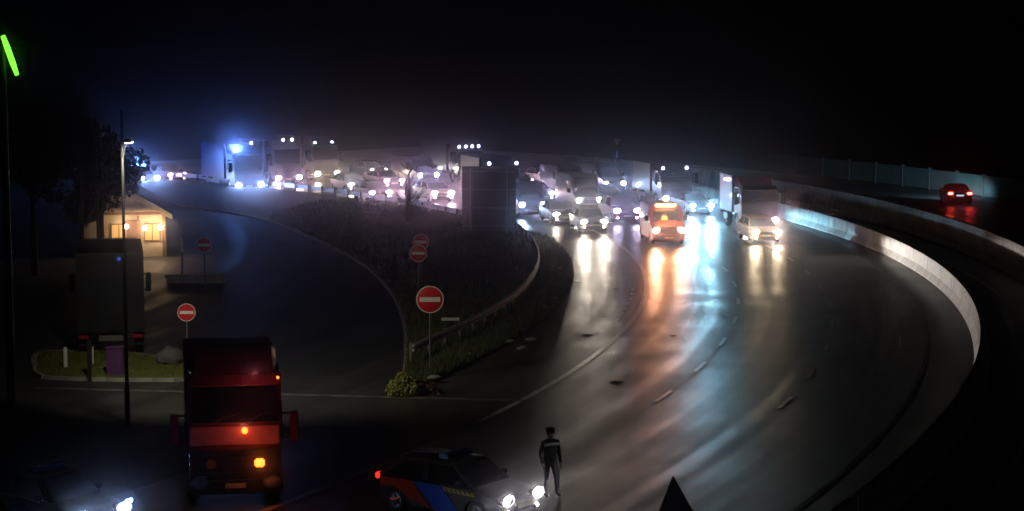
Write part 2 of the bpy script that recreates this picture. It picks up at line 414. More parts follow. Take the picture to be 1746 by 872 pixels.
nw = thing('noise_wall', (CX, CY, 0), 0, 'low dim grey panelled wall on the far right behind the red tail lights', 'wall')
M_nw = mat('wall_panel', (0.09, 0.11, 0.10), 0.8, vary=0.4, scale=0.8, bump=0.3)
for i in range(24):
    da = math.degrees(4.0 / 161)
    part('panel', nw, 'nwp', lambda b: ring_piece(b, [(161 - .06, 0.05), (161.06, 0.05), (161.06, 1.6), (161 - .06, 1.6)], da - 0.07, 2), M_nw, (0, 0, 0), (0, 0, R(-4 + i * da)), smooth=False)
    part('post', nw, 'nwpost', lambda b: b.box((161 - 0.02, 0, .85), (0.2, 0.16, 1.75)), M_dsteel, (0, 0, 0), (0, 0, R(-4 + i * da - 0.035)))

# ------------------------------------------------------------------ vehicles; local +x is forward, the front bumper at x = 0
def wheel(v, x, y, r, w=0.22, key='w'):
    s = 1 if y > 0 else -1
    wh = part('wheel', v, (key, 'hub', r), lambda b: b.lathe([(r * .30, -w * .45), (r * .30, w * .47), (0.02, w * .50)], 'Y', 12), M_black, (x, y, r), (0, 0, 0 if s > 0 else math.pi))
    part('tyre', wh, (key, 'tyre', r), lambda b: b.lathe([(r * .64, -w / 2), (r * .93, -w / 2), (r, -w * .36), (r, w * .36), (r * .93, w / 2), (r * .64, w / 2), (r * .62, w * .2), (r * .62, -w * .2), (r * .64, -w / 2)], 'Y', 20), M_rubber)
    def rim(b):
        b.lathe([(r * .66, w * .05), (r * .66, w * .42), (r * .58, w * .42), (r * .55, w * .28)], 'Y', 20)
        for k in range(5):
            a = k * 1.2566
            b.tube([(0, w * .40, 0), (math.cos(a) * r * .6, w * .34, math.sin(a) * r * .6)], [r * .13, r * .09], 6)
    part('rim', wh, (key, 'rim', r), rim, M_rim)

def lens(b, w, h, d=0.05):
    n = 10; rs = []
    for t, x in ((0.98, -0.02), (0.6, d * .45)):
        rs.append([(x, math.cos(2 * math.pi * k / n) * w / 2 * t, math.sin(2 * math.pi * k / n) * h / 2 * t) for k in range(n)])
    b.rings(rs)
def lamp_cup(b, w, h, x0=-0.10, x1=0.09):
    n = 16; rs = []
    for t, x in ((.5, x0), (1.05, x0 + .03), (1.14, x1), (1.02, x1), (1.0, x0 + .05), (.3, x0 + .04)):
        rs.append([(x, math.cos(2 * math.pi * k / n) * w / 2 * t, math.sin(2 * math.pi * k / n) * h / 2 * t) for k in range(n)])
    b.rings(rs)
def headlights(v, key, x, y, z, w, h, tint, power, beams=2, tilt=5.0, angle=84, lm=None, gain=1.0, flat=0.14, yaw=0.0, btint=None):
    out = []
    for s in (-1, 1):
        hl = part('headlight', v, (key, 'lens'), lambda b: lens(b, w, h), lm or lensm(tint, power), (x, s * y, z))
        if power and beams: 
            lamp('headlight_beam', 'SPOT', hl, (0.10, 0, 0), TINT[btint or tint], power * BEAM * gain, (0, -R(90 - tilt), R(yaw)), 0.07, angle, 1.0).scale = (flat, 1, 1)
        part('housing', hl, (key, 'cup'), lambda b: lamp_cup(b, w, h), M_black)
        out.append(hl)
    return out

def arch(cx, r, z0, n=7):
    return [(cx + r * math.cos(a), max(z0, 0.31 + r * math.sin(a))) for a in [math.pi * k / n for k in range(n + 1)]]
def shell(b, prof, hw, bow=0.10, edge=0.07):
    """a side profile lofted across the width: ends bowed in plan, sides rounded over"""
    xs = [p[0] for p in prof]; x0, x1 = min(xs), max(xs); zs = [p[1] for p in prof]; zm = (min(zs) + max(zs)) / 2
    rs = []
    for f in (-1.0, -0.93, -0.55, 0.55, 0.93, 1.0):
        ring = []
        for x, z in prof:
            k = abs(f) ** 3; t = (x - (x0 + x1) / 2) / ((x1 - x0) / 2)
            xx = x - math.copysign(bow * k * abs(t) ** 5, t)
            zz = z - (edge * 0.6 if abs(f) == 1 and z > zm else 0)
            ring.append((xx, f * hw * (1 - 0.05 * abs(t) ** 4), zz))
        rs.append(ring)
    b.rings(rs)

CARS = dict(
    hatch=dict(L=4.1, W=1.78, H=1.48, belt=0.92, hood=0.86, cab=(-0.95, -1.65, -3.35, -4.02), rear=0.95, wb=(-0.82, -3.40)),
    estate=dict(L=4.6, W=1.82, H=1.47, belt=0.93, hood=0.86, cab=(-1.10, -1.85, -3.95, -4.52), rear=0.97, wb=(-0.90, -3.65)),
    saloon=dict(L=4.65, W=1.82, H=1.44, belt=0.93, hood=0.85, cab=(-1.15, -1.95, -3.10, -3.95), rear=1.00, wb=(-0.90, -3.70)),
    suv=dict(L=4.5, W=1.88, H=1.70, belt=1.05, hood=1.00, cab=(-1.05, -1.65, -3.75, -4.38), rear=1.08, wb=(-0.88, -3.55)))
def car(kind, front, rz, label, body, tint='white', power=250, lit=True, tails=None, group=None, name='car', cat='car', plate=None, headlens=None, beams=0, angle=84, tilt=5.0, gain=1.0, flat=0.14, fog=True, yaw=0.0, btint=None):
    k = CARS[kind]; L, W, H, bz = k['L'], k['W'], k['H'], k['belt']; hw = W / 2
    v = thing(name, front, rz, label, cat, group)
    c0, c1, c2, c3 = k['cab']; z0 = 0.2
    def body_f(b):
        f, r_ = k['wb']
        prof = [(-0.04, 0.28), (0.0, 0.5), (-0.02, 0.68), (-0.18, k['hood'] - 0.10), (-0.55, k['hood'] - 0.01), (c0 - 0.02, bz), (c1 - 0.2, bz + 0.01), (c2, bz + 0.02), (c3, bz + 0.03),
                (-L + 0.06, k['rear']), (-L, 0.75), (-L, 0.48), (-L + 0.08, 0.28)]
        prof += [(x, z) for x, z in reversed(arch(r_, 0.36, z0))] + [(x, z) for x, z in reversed(arch(f, 0.36, z0))]
        shell(b, prof, hw, 0.16)
    part('body', v, (kind, 'body'), body_f, body)
    part('underbody', v, (kind, 'under'), lambda b: b.box((-L / 2, 0, 0.38), (L - 0.5, W - 0.52, 0.4)), M_black)
    hb, hr = hw - 0.07, hw - 0.27
    q = dict(a=(c0, bz - .02), b=(c1, H - 0.03), c=(c2, H - 0.02), d=(c3, bz + .01))
    def cab_f(b):
        m0 = ((c1 + c2) / 2, H)
        base = [(c0, -hb, bz - .02), (c0, hb, bz - .02), (c3, hb, bz), (c3, -hb, bz)]
        mid = [(c0 + (c1 - c0) * .9, -hr - .03, H - .10), (c0 + (c1 - c0) * .9, hr + .03, H - .10), (c3 + (c2 - c3) * .9, hr + .03, H - .09), (c3 + (c2 - c3) * .9, -hr - .03, H - .09)]
        top = [(c1 - .06, -hr + .06, H - .02), (c1 - .06, hr - .06, H - .02), (c2 + .05, hr - .06, H - .01), (c2 + .05, -hr + .06, H - .01)]
        b.rings([base, mid, top])
    part('cabin', v, (kind, 'cabin'), cab_f, body, bevel=0.035)
    t = .86
    def lerp(a_, b2, s): return tuple(a_[i] + (b2[i] - a_[i]) * s for i in range(3))
    A0, A1 = (c0, -hb, bz - .02), (c0, hb, bz - .02); D0, D1 = (c3, -hb, bz), (c3, hb, bz)
    B0, B1 = (c0 + (c1 - c0) * .9, -hr - .03, H - .10), (c0 + (c1 - c0) * .9, hr + .03, H - .10)
    E0, E1 = (c3 + (c2 - c3) * .9, -hr - .03, H - .09), (c3 + (c2 - c3) * .9, hr + .03, H - .09)
    part('windscreen', v, (kind, 'ws'), lambda b: b.panel([A0, A1, B1, B0], 0.07), M_glass, smooth=False)
    part('rear_window', v, (kind, 'rw'), lambda b: b.panel([D1, D0, E0, E1], 0.10), M_glass, smooth=False)
    for s in (0, 1):
        for h_, (u0, u1) in enumerate(((0.03, 0.49), (0.51, 0.93))):
            def win(b):
                lo0, lo1 = lerp(A0, D0, u0), lerp(A0, D0, u1); hi0, hi1 = lerp(B0, E0, u0), lerp(B0, E0, u1)
                qd = [lo1, lo0, hi0, hi1]
                if s: qd = [(x, -y, z) for x, y, z in reversed(qd)]
                b.panel(qd, 0.06)
            part('side_window', v, (kind, 'sw', s, h_), win, M_glass, smooth=False)
    part('grille', v, (kind, 'gr'), lambda b: b.box((-0.02, 0, 0.62), (0.09, 0.74, 0.16)), M_black, bevel=0.02)
    part('lower_intake', v, (kind, 'li'), lambda b: b.box((-0.025, 0, 0.36), (0.10, 1.1, 0.13)), M_black, bevel=0.02)
    part('licence_plate', v, 'plate', lambda b: b.box((0.035, 0, 0.5), (0.02, 0.52, 0.11)), M_plate)
    part('licence_plate', v, (kind, 'rplate'), lambda b: b.box((-L - 0.012, 0, 0.72), (0.02, 0.52, 0.11)), plate or M_plate)
    for s in (-1, 1):
        part('mirror', v, (kind, 'mir', s), lambda b: b.box((c0 - 0.35, s * (hw + 0.06), bz + 0.10), (0.13, 0.20, 0.13)), body, bevel=0.04)
        part('taillight', v, (kind, 'tl', s), lambda b: b.box((-L + 0.05, s * (hw - 0.24), 0.86), (0.12, 0.34, 0.16)), tails or M_redlens, bevel=0.03)
    hz = k['hood'] - 0.17
    headlights(v, (kind), -0.08, hw - 0.27, hz, 0.46, 0.28, tint, power if lit else 0, beams, tilt, angle, headlens or (None if lit else M_offlens), gain, flat, yaw, btint)
    if lit and fog:
        for s in (-1, 1): part('fog_lamp', v, 'fog', lambda b: lens(b, .15, .11), lensm(tint, max(40, int(power * .35))), (-0.02, s * (hw - .30), .38))
    for x in k['wb']:
        for s in (-1, 1): wheel(v, x, s * (hw - 0.13), 0.31)
    return v

def van(front, rz, label, body, tint='white', power=250, group=None, H=2.35, bar=None, name='van', cat='van', beams=0):
    v = thing(name, front, rz, label, cat, group); L, W = 5.3, 1.98; hw = W / 2
    def body_f(b):
        prof = [(-0.05, 0.3), (0.0, 0.55), (-0.02, 0.85), (-0.12, 1.08), (-0.75, 1.28), (-1.42, H - 0.16), (-1.75, H - 0.02), (-2.4, H), (-L + .15, H - 0.03), (-L, H - 0.2), (-L - .02, 0.6), (-L + .05, 0.3)]
        prof += [(x, z) for x, z in reversed(arch(-4.3, 0.39, .25))] + [(x, z) for x, z in reversed(arch(-0.95, 0.39, .25))]
        shell(b, prof, hw, 0.14, 0.14)
    part('body', v, ('van', H, 'b'), body_f, body)
    part('underbody', v, 'vanunder', lambda b: b.box((-L / 2, 0, 0.45), (L - .5, W - .56, .5)), M_black)
    a, c = (-0.80, 1.30), (-1.40, H - 0.20)
    part('windscreen', v, ('van', H, 'ws'), lambda b: b.panel([(a[0], -hw + .16, a[1]), (a[0], hw - .16, a[1]), (c[0], hw - .26, c[1]), (c[0], -hw + .26, c[1])], 0.02, 0.02, 0.05), M_glass, smooth=False)
    for s in (-1, 1):
        qd = [(-2.2, s * hw, 1.28), (-1.12, s * hw, 1.28), (-1.55, s * (hw), H - .42), (-2.2, s * (hw), H - .42)]
        part('side_window', v, ('van', H, 'sw', s), lambda b: b.panel(qd if s < 0 else qd[::-1], 0.03, 0.012, 0.03), M_glass, smooth=False)
        part('mirror', v, ('vanmir', s), lambda b: b.box((-1.15, s * (hw + .16), 1.5), (.14, .22, .34)), M_black, bevel=.05)
        part('taillight', v, ('vantl', s), lambda b: b.box((-L, s * (hw - .12), 1.0), (.06, .14, .5)), M_redlens, bevel=.02)
    part('grille', v, 'vangr', lambda b: b.box((-0.03, 0, 0.78), (.1, .9, .22)), M_black, bevel=.02)
    part('bumper', v, 'vanbump', lambda b: b.box((-0.03, 0, 0.45), (.16, W - .25, .24)), M_black, bevel=.05)
    part('licence_plate', v, 'vanpl', lambda b: b.box((.06, 0, .45), (.02, .52, .11)), M_plate)
    headlights(v, 'van', -0.08, hw - .28, .86, .44, .34, tint, power, beams)
    for x in (-.95, -4.3):
        for s in (-1, 1): wheel(v, x, s * (hw - .14), .34)
    if bar:
        o = part('light_bar', v, ('vanbar', H), lambda b: b.box((-1.30, 0, H + .02), (.25, 1.25, .18)), bar, bevel=.05)
        lamp('light_bar_glow', 'POINT', o, (-0.75, 0, H + .02), (1, .5, .12), 60, size=.2)
    return v

def lorry(front, rz, label, cab, box, tint='white', power=300, group=None, L=8.0, roof_lamps=(), H=3.1, boxH=3.7, lit=True, name='lorry', cat='lorry', rear_lit=False, deflector=True, headlens=None, band=None, ws=None, beams=0, mirror=None, dfl_mat=None, dh=None):
    v = thing(name, front, rz, label, cat, group); W = 2.46; hw = W / 2
    def cab_f(b):
        prof = [(-0.03, 0.62), (0.0, 1.0), (-0.02, 1.62), (-0.10, 2.2), (-0.34, H - .12), (-0.55, H), (-1.95, H), (-2.0, H - .1), (-2.0, 0.75), (-1.55, 0.75)]
        prof += [(x, z + .21) for x, z in reversed(arch(-1.05, .54, .5))] + [(-0.5, .62)]
        shell(b, prof, hw, 0.12, 0.08)
    part('cab', v, ('lcab', H), cab_f, cab)
    zb, zt = ws or (1.78, min(H - .18, 2.92)); KW = (H, zb)
    part('windscreen', v, ('lws', KW), lambda b: b.panel([(-0.045 - (zb - 1.78) * .15, -hw + .10, zb), (-0.045 - (zb - 1.78) * .15, hw - .10, zb), (-0.27, hw - .16, zt), (-0.27, -hw + .16, zt)], 0.02, 0.07, 0.10), M_glass, smooth=False)
    part('grille', v, 'lgr', lambda b: [b.box((-0.03, 0, 1.10), (.09, 2.3, .72))] + [b.box((.02, 0, 0.86 + i * 0.13), (.06, 1.6, .07)) for i in range(4)], M_black, smooth=False)
    part('front_panel', v, ('lfp', zb), lambda b: b.box((-0.01 - (zb - 1.78) * .06, 0, zb - .32), (.12, 2.3, .30 + (zb - 1.78) * .5)), band or cab, bevel=.03)
    part('bumper', v, 'lbump', lambda b: b.box((-0.06, 0, 0.54), (.34, W - .04, .46)), M_black, bevel=.08)
    part('licence_plate', v, 'lpl', lambda b: b.box((.125, 0, .55), (.02, .52, .12)), M_plate)
    part('sun_visor', v, ('lvis', KW), lambda b: b.panel([(-.05, -hw + .12, zt + .02), (-.05, hw - .12, zt + .02), (-.30, hw - .14, zt + .24), (-.30, -hw + .14, zt + .24)], 0, .03, .05), cab, smooth=False)
    for y0 in (-.55, .35): part('wiper', v, ('lwip', zb, y0), lambda b: b.tube([(.03 - (zb - 1.78) * .15, y0, zb + .02), (-.02 - (zb - 1.78) * .15, y0 + .35, zb + .20), (-.03 - (zb - 1.78) * .15, y0 + .75, zb + .26)], .016, 5), M_black)
    for s in (-1, 1):
        qd = [(-1.5, s * hw, 1.75), (-.35, s * hw, 1.65), (-.50, s * hw, 2.6), (-1.5, s * hw, 2.6)]
        part('side_window', v, ('lsw', s), lambda b: b.panel(qd if s < 0 else qd[::-1], .03, .012, .03), M_glass, smooth=False)
        def mir(b):
            b.box((-.12, s * (hw + .30), 2.02), (.16, .22, .78)); b.box((-.14, s * (hw + .12), 2.36), (.05, .30, .05)); b.box((-.14, s * (hw + .12), 1.72), (.05, .30, .05))
        part('mirror', v, ('lmir', s), mir, mirror or M_black, bevel=.03)
        part('step', v, ('lstep', s), lambda b: b.box((-.42, s * (hw - .1), .45), (.5, .26, .06)), M_dsteel)
    if deflector:
        dz = dh or boxH
        def dfl(b):
            b.rings([[(-.62, -hw + .18, H), (-.62, hw - .18, H), (-1.9, hw - .06, H), (-1.9, -hw + .06, H)], [(-1.2, -hw + .22, dz - .25), (-1.2, hw - .22, dz - .25), (-1.9, hw - .06, dz - .2), (-1.9, -hw + .06, dz - .2)], [(-1.6, -hw + .24, dz), (-1.6, hw - .24, dz), (-1.9, hw - .10, dz + .02), (-1.9, -hw + .10, dz + .02)]])
        part('roof_deflector', v, ('ldfl', H, dz), dfl, dfl_mat or cab, bevel=.05)
    part('chassis', v, ('lch', L), lambda b: b.box((-L / 2 - .3, 0, .78), (L - 1.2, .9, .28)), M_dsteel)
    part('cargo_box', v, ('lbox', L, boxH), lambda b: b.box((-(L + 2.15) / 2, 0, (boxH + 1.0) / 2), (L - 2.15, 2.5, boxH - 1.0)), box, bevel=.03, smooth=False)
    for s in (-1, 1):
        part('side_rail', v, ('lrail', L, s), lambda b: b.box((-(L + 2.15) / 2, s * 1.22, .72), (L - 4.2, .05, .30)), M_dsteel)
        part('taillight', v, ('ltl', L, s), lambda b: b.box((-L - .03, s * 1.0, .85), (.06, .36, .14)), M_taildim if rear_lit else M_redlens, bevel=.01)
    part('rear_door', v, ('ldoor', L, boxH), lambda b: [b.box((-L - .01, s * .61, (boxH + 1.05) / 2), (.05, 1.19, boxH - 1.16)) for s in (-1, 1)], box, smooth=False)
    headlights(v, 'lorry', .17, .92, .66, .48, .34, tint, power if lit else 0, beams, 3.5, 100, headlens or (None if lit else M_offlens))
    for x in (-1.05, -L + 1.5):
        for s in (-1, 1): wheel(v, x, s * (hw - .17), .50, .30)
    for y, z in roof_lamps:
        part('roof_lamp', v, 'roofl', lambda b: lens(b, .24, .24), M_marker, (-.45, y, z))
    return v

def heading(deg): return math.atan2(-math.cos(R(deg)), math.sin(R(deg)))
GRP = 'vehicles halted on the motorway bend'
def at_pol(r, deg): return pol(r, deg, 0.006)

# the front row
van(at_pol(127.6, 5.1), heading(5.1), 'red van at the head of the convoy with a glowing amber light bar', P['red'], 'ember', 400, GRP, 2.2, M_amberbar, beams=2)
car('estate', at_pol(133.4, 5.2), heading(5.2), 'orange car with yellowish headlights in front of the red topped lorry', P['amber'], 'warm', 520, group=GRP, beams=2, gain=3.6, yaw=19, tilt=1.2, angle=62, flat=.17, btint='white')
lorry(at_pol(135.0, 8.7), heading(8.7), 'short lorry with red band along its roof edge behind the orange car', P['black'], P['grey'], 'pink', 240, GRP, 5.2, (), 2.7, 3.3, dfl_mat=P['red'])
car('hatch', at_pol(124.5, 8.7), heading(8.7), 'pale pinkish small car foremost in the lane nearest the guardrail', P['beige'], 'cream', 140, group=GRP, beams=2, gain=2.6, tilt=4.0, flat=.16, yaw=-12)
car('saloon', at_pol(123.9, 11.3), heading(11.3), 'dark car tucked close behind the pale pinkish small car', P['grey'], 'cream', 150, group=GRP)
car('suv', at_pol(128.0, 11.4), heading(11.4), 'dark red tall car between the pale pinkish car and the red van', P['wine'], 'lilac', 220, group=GRP)
car('saloon', at_pol(134.5, 13.4), heading(13.4), 'dark car with icy blue white headlights left of the red topped lorry', P['navy'], 'cyan', 700, group=GRP, beams=2, yaw=9, gain=3.2, tilt=3.5)
van(at_pol(123.0, 13.9), heading(13.9), 'dark van with blue white headlights next to the back of the big sign board', P['navy'], 'cool', 300, GRP, 2.3, beams=2)
van(at_pol(127.8, 15.2), heading(15.2), 'pale high roofed van behind the dark red tall car', P['silver'], 'white', 260, GRP, 2.55)
car('saloon', at_pol(131.2, 17.2), heading(17.2), 'blue car in the second row behind the red van', P['blue'], 'cool', 320, group=GRP)
lorry(at_pol(135.2, 16.4), heading(16.4), 'small lorry behind the dark car with icy blue headlights', P['grey'], P['black'], 'cool', 300, GRP, 6.0, ((-.9, 2.75), (.9, 2.75)), 2.6, 3.0)
lorry(at_pol(123.0, 17.2), heading(17.2), 'dark lorry with two roof lamps showing above the big sign board', P['navy'], P['black'], 'white', 240, GRP, 7.0, ((-1.0, 3.2), (1.0, 3.2)), 3.0, 3.5)
car('hatch', at_pol(127.4, 19.2), heading(19.2), 'silver small car behind the pale high roofed van', P['silver'], 'lilac', 260, group=GRP)
van(at_pol(131.5, 20.9), heading(20.9), 'grey van with blue white headlights in the far middle of the road', P['grey'], 'cool', 400, GRP, 2.3)
car('estate', at_pol(130.9, 24.6), heading(24.6), 'farthest black estate car in the middle lanes', P['black'], 'pink', 320, group=GRP)
car('suv', at_pol(126.6, 22.9), heading(22.9), 'dark tall car with a glaring warm headlight left of the big sign board', P['black'], 'warm', 420, group=GRP)
car('estate', at_pol(120.7, 20.6), heading(20.6), 'pinkish beige estate car lighting the road left of the big sign board', P['beige'], 'pink', 420, group=GRP)
van(at_pol(126.0, 28.0), heading(28.0), 'blue grey van behind the pinkish beige estate car', P['grey'], 'lilac', 280, GRP, 2.3)
car('saloon', at_pol(122.0, 27.0), heading(27.0), 'wine red saloon behind the bare little tree', P['wine'], 'pink', 260, group=GRP)
car('hatch', at_pol(117.8, 25.6), heading(25.6), 'grey small car left of the bare little tree, close to the guardrail', P['grey'], 'white', 380, group=GRP)
lorry(at_pol(121.2, 32.3), heading(32.3), 'far lorry with warm headlights, right of the lorry with roof lamps', P['grey'], P['black'], 'warm', 320, GRP, 7.5, ((-.8, 3.2), (.8, 3.2)))
lorry(at_pol(116.2, 30.8), heading(30.8), 'far lorry with two lit roof lamps above its cab', P['grey'], P['black'], 'pink', 320, GRP, 7.5, ((-.2, 3.7), (.6, 3.7)), 3.1, 3.6)
l1 = lorry(at_pol(110.4, 27.8), heading(27.8), 'leftmost large lorry of the convoy in a blue glow', P['grey'], P['blue'], 'blue', 600, GRP, 7.5, ((.4, 3.85),), 3.1, 3.7)
bc = part('beacon', l1, 'beac', lambda b: b.lathe([(.10, 0), (.10, .12), (.05, .2), (.01, .21)], 'Z', 12), M_bluelamp, (-.8, -.7, 3.1))
lamp('beacon_glow', 'POINT', bc, (0, -.0, .45), (.12, .28, 1), 800, size=.15)
pf = car('suv', at_pol(105.5, 32.4), heading(32.4), 'far police car in a blue white glare at the left end of the road', P['white'], 'blue', 700, group=GRP)
bb = part('light_bar', pf, 'pbar', lambda b: b.box((-2.2, 0, 1.76), (.3, 1.1, .13)), M_bluelamp, bevel=.04)
lamp('light_bar_glow', 'POINT', bb, (-2.2, 0, 2.05), (.12, .28, 1), 900, size=.15)
car('hatch', at_pol(109.8, 34.6), heading(34.6), 'far car with two pinkish lamps right of the far police car', P['wine'], 'pink', 120, group=GRP)

van(at_pol(135.3, 21.5), heading(21.5), 'black van at the far right of the queue behind the other dark vehicles', P['black'], 'cool', 300, GRP, 2.3)
car('estate', at_pol(135.0, 25.6), heading(25.6), 'farthest grey estate car at the right side of the queue', P['grey'], 'lilac', 280, group=GRP)
lorry(at_pol(130.6, 28.6), heading(28.6), 'farthest dark lorry in the middle of the queue', P['black'], P['black'], 'pink', 280, GRP, 7.0, ((-.9, 3.0), (-.3, 3.0), (.3, 3.0), (.9, 3.0)), 2.8, 3.2)
car('hatch', at_pol(126.4, 32.4), heading(32.4), 'far black small car right of the far lorry with warm headlights', P['black'], 'white', 280, group=GRP)
car('saloon', at_pol(116.6, 21.6), heading(21.6), 'black saloon between the bare little tree and the guardrail', P['black'], 'pink', 300, group=GRP)

# the car driving away on the far carriageway
rp = gp(1637, 351); a_ = math.degrees(math.atan2(rp.y - CY, rp.x - CX))
dv = Vector((math.sin(R(4)), math.cos(R(4)), 0))
car('saloon', rp + dv * 4.65 + Vector((0, 0, .006)), math.atan2(dv.y, dv.x), 'dark car with glowing red tail lights on the far right carriageway', P['black'], 'cyan', 110, tails=M_tail, plate=M_plateglow, beams=2, angle=120, flat=.3, gain=5)

# the big red lorry near the camera
fl = gp(402, 862); fl.z = -0.008
big = lorry(fl, R(-90 + 9.5), 'large red lorry facing the camera with an orange indicator lit', paint('brick', (.22, .022, .022), .5), P['black'], 'warm', 0, None, 7.5, (), 3.35, 3.3, lit=False, ws=(2.15, 3.1), dh=3.95, mirror=P['wine'], band=mat('pale_red_panel', (0.60, 0.20, 0.20), .4, coat=.5, vary=.15))
ind = part('indicator', big, 'bigind', lambda b: b.box((0.02, 0, 0), (.12, .26, .22)), M_ind, (.06, .62, 1.12), bevel=.04)
lamp('indicator_glow', 'POINT', ind, (.45, 0.05, 0), (1, .18, .03), 5, size=.12)
fill_beacon = part('beacon', big, 'bigfill', lambda b: b.lathe([(.08, 0), (.08, .12), (.05, .18), (.01, .19)], 'X', 12), M_ind, (.06, .25, 1.98))  # beacon put in for an orange reflection, to light the red cab
lamp('beacon_glow', 'POINT', fill_beacon, (.5, 0, .12), (1, .20, .12), 5, size=.12)  # fill light hung out in front of the added beacon
mk = part('marker_lamp', big, 'bigmk', lambda b: b.box((0, 0, 0), (.05, .10, .07)), M_ind, (-.26, 1.12, 3.27), bevel=.02)
lamp('cab_roof_fill', 'POINT', mk, (.75, -.6, .25), (1, .22, .25), 6, size=.05)  # fill light set off from the marker lamp, added to redden the cab roof
part('indicator', big, 'bigind2', lambda b: b.box((0.02, 0, 0), (.12, .26, .22)), mat('unlit_indicator', (.35, .12, .02), .25, coat=.5), (.06, -.62, 1.12), bevel=.04)

M_patrol = mat('patrol_paint', (.02, .02, .024), .5, vary=.1, spec=.25)
# police car beside the officer
pc = gp(893, 847, .70); pc.z = 0.006
pol_car = car('hatch', pc, R(-36), 'police car with red and blue side stripes beside the standing officer', M_patrol, 'white', 300, tails=M_taildim, name='police_car', cat='police car')
M_pblue = mat('stripe_blue', (0.01, 0.12, 0.75), .8, vary=.08, spec=.1); M_pred = mat('stripe_red', (0.55, 0.06, 0.02), .8, vary=.08, spec=.1); M_pyel = mat('stripe_yellow', (0.66, 0.54, 0.04), .8, vary=.1, spec=.1)
def side_panel(b, quad, s=-1):
    q = [(x, s * (CARS['hatch']['W'] / 2), z) for x, z in quad]
    b.panel(q if s < 0 else q[::-1], 0, .012, .02)
for s in (-1, 1):
    part('blue_stripe', pol_car, ('pbs', s), lambda b: side_panel(b, [(-2.10, .24), (-1.30, .24), (-1.90, .88), (-2.78, .88)], s), M_pblue, smooth=False)
    part('red_stripe', pol_car, ('prs', s), lambda b: side_panel(b, [(-2.95, .45), (-2.2, .24), (-2.82, .88), (-3.82, .88), (-3.85, .66), (-3.4, .70)], s), M_pred, smooth=False)
    part('yellow_stripe', pol_car, ('pys', s), lambda b: side_panel(b, [(-1.80, .76), (-.85, .72), (-.9, .81), (-1.85, .86)], s), M_pyel, smooth=False)
    for i in range(6):
        part('stripe_bar', pol_car, ('psb', s, i), lambda b: [b.panel((lambda q: q if s < 0 else q[::-1])([(x, s * (.89 + .006), z) for x, z in [(-1.70 + i * .14, .765), (-1.64 + i * .14, .76), (-1.70 + i * .14, .83), (-1.76 + i * .14, .835)]]), 0, .012, .02)], M_black, smooth=False)
lb = part('light_bar', pol_car, 'pcbar', lambda b: b.box((-2.1, 0, 1.53), (.32, 1.1, .11)), mat('unlit_blue_bar', (0.02, 0.06, 0.30), .12, coat=.6), bevel=.04)

p2 = gp(178, 874, .70); p2.z = 0.006
pol2 = car('hatch', p2, R(-38), 'police car at the bottom left edge with glaring headlights', M_patrol, 'cool', 220, beams=2, angle=110, flat=.30, tilt=3.0, gain=.75, name='police_car', cat='police car')
for s in (-1, 1):
    part('blue_stripe', pol2, ('pbs', s), None, M_pblue)
bl2 = part('light_bar', pol2, 'pcbar', None, MATS['unlit_blue_bar'])
gl = part('front_flasher', pol2, 'ffl', lambda b: b.box((0, 0, 0), (.06, .22, .10)), M_bluelamp, (-.12, .88, .80), bevel=.02)

# dark lorry parked on the left, seen from behind
pk = gp(190, 612); pk.z = -0.008
lorry(pk + Vector((-1.43, 7.36, 0)), R(101), 'dark lorry parked beyond the kerbed grass island, seen from behind', P['navy'], P['black'], 'white', 0, None, 7.5, (), 3.1, 4.0, lit=False)

# ------------------------------------------------------------------ signs
def no_entry(px, py, Y, dia, label, tilt=0.0):
    c = at_depth(px, py, Y); r = dia / 2
    v = thing('no_entry_sign', (c.x, c.y, 0), R(tilt), label, 'road sign')
    part('pole', v, None, lambda b: b.lathe([(.035, -.02), (.035, c.z + r * .8)], 'Z', 10, (0, 0.06, 0)), M_dsteel)
    pl = part('sign_plate', v, ('ne', dia), lambda b: b.lathe([(r, 0.012), (r, -0.008), (r * .98, -.014), (.01, -.014)], 'Y', 40), M_signred, (0, 0, c.z))
    part('border', pl, ('neb', dia), lambda b: b.lathe([(r * 1.005, .014), (r * 1.005, -.018), (r * .94, -.018), (r * .94, .014), (r * 1.005, .014)], 'Y', 40), M_white)
    part('bar', pl, ('nebar', dia), lambda b: b.box((0, -.016, 0), (dia * .76, .008, dia * .17)), M_white)
    part('bracket', v, ('nebr', dia), lambda b: [b.box((0, .03, k * r * .5), (.12, .05, .05)) for k in (-1, 1)], M_dsteel, (0, 0, c.z))
no_entry(733, 511, 71.5, .96, 'largest red no entry sign at the tip of the grass verge', 2)
no_entry(713, 432, 90, .76, 'bright smaller no entry sign above and behind the largest one', -3)
no_entry(718, 413, 97, .76, 'no entry sign half hidden behind the bright smaller one', -8)
no_entry(318, 533, 72.8, .64, 'red no entry sign on a pole at the end of the kerbed grass island', 4)
no_entry(348, 418, 99, .74, 'dim no entry sign far left, beyond the slip road', -4)

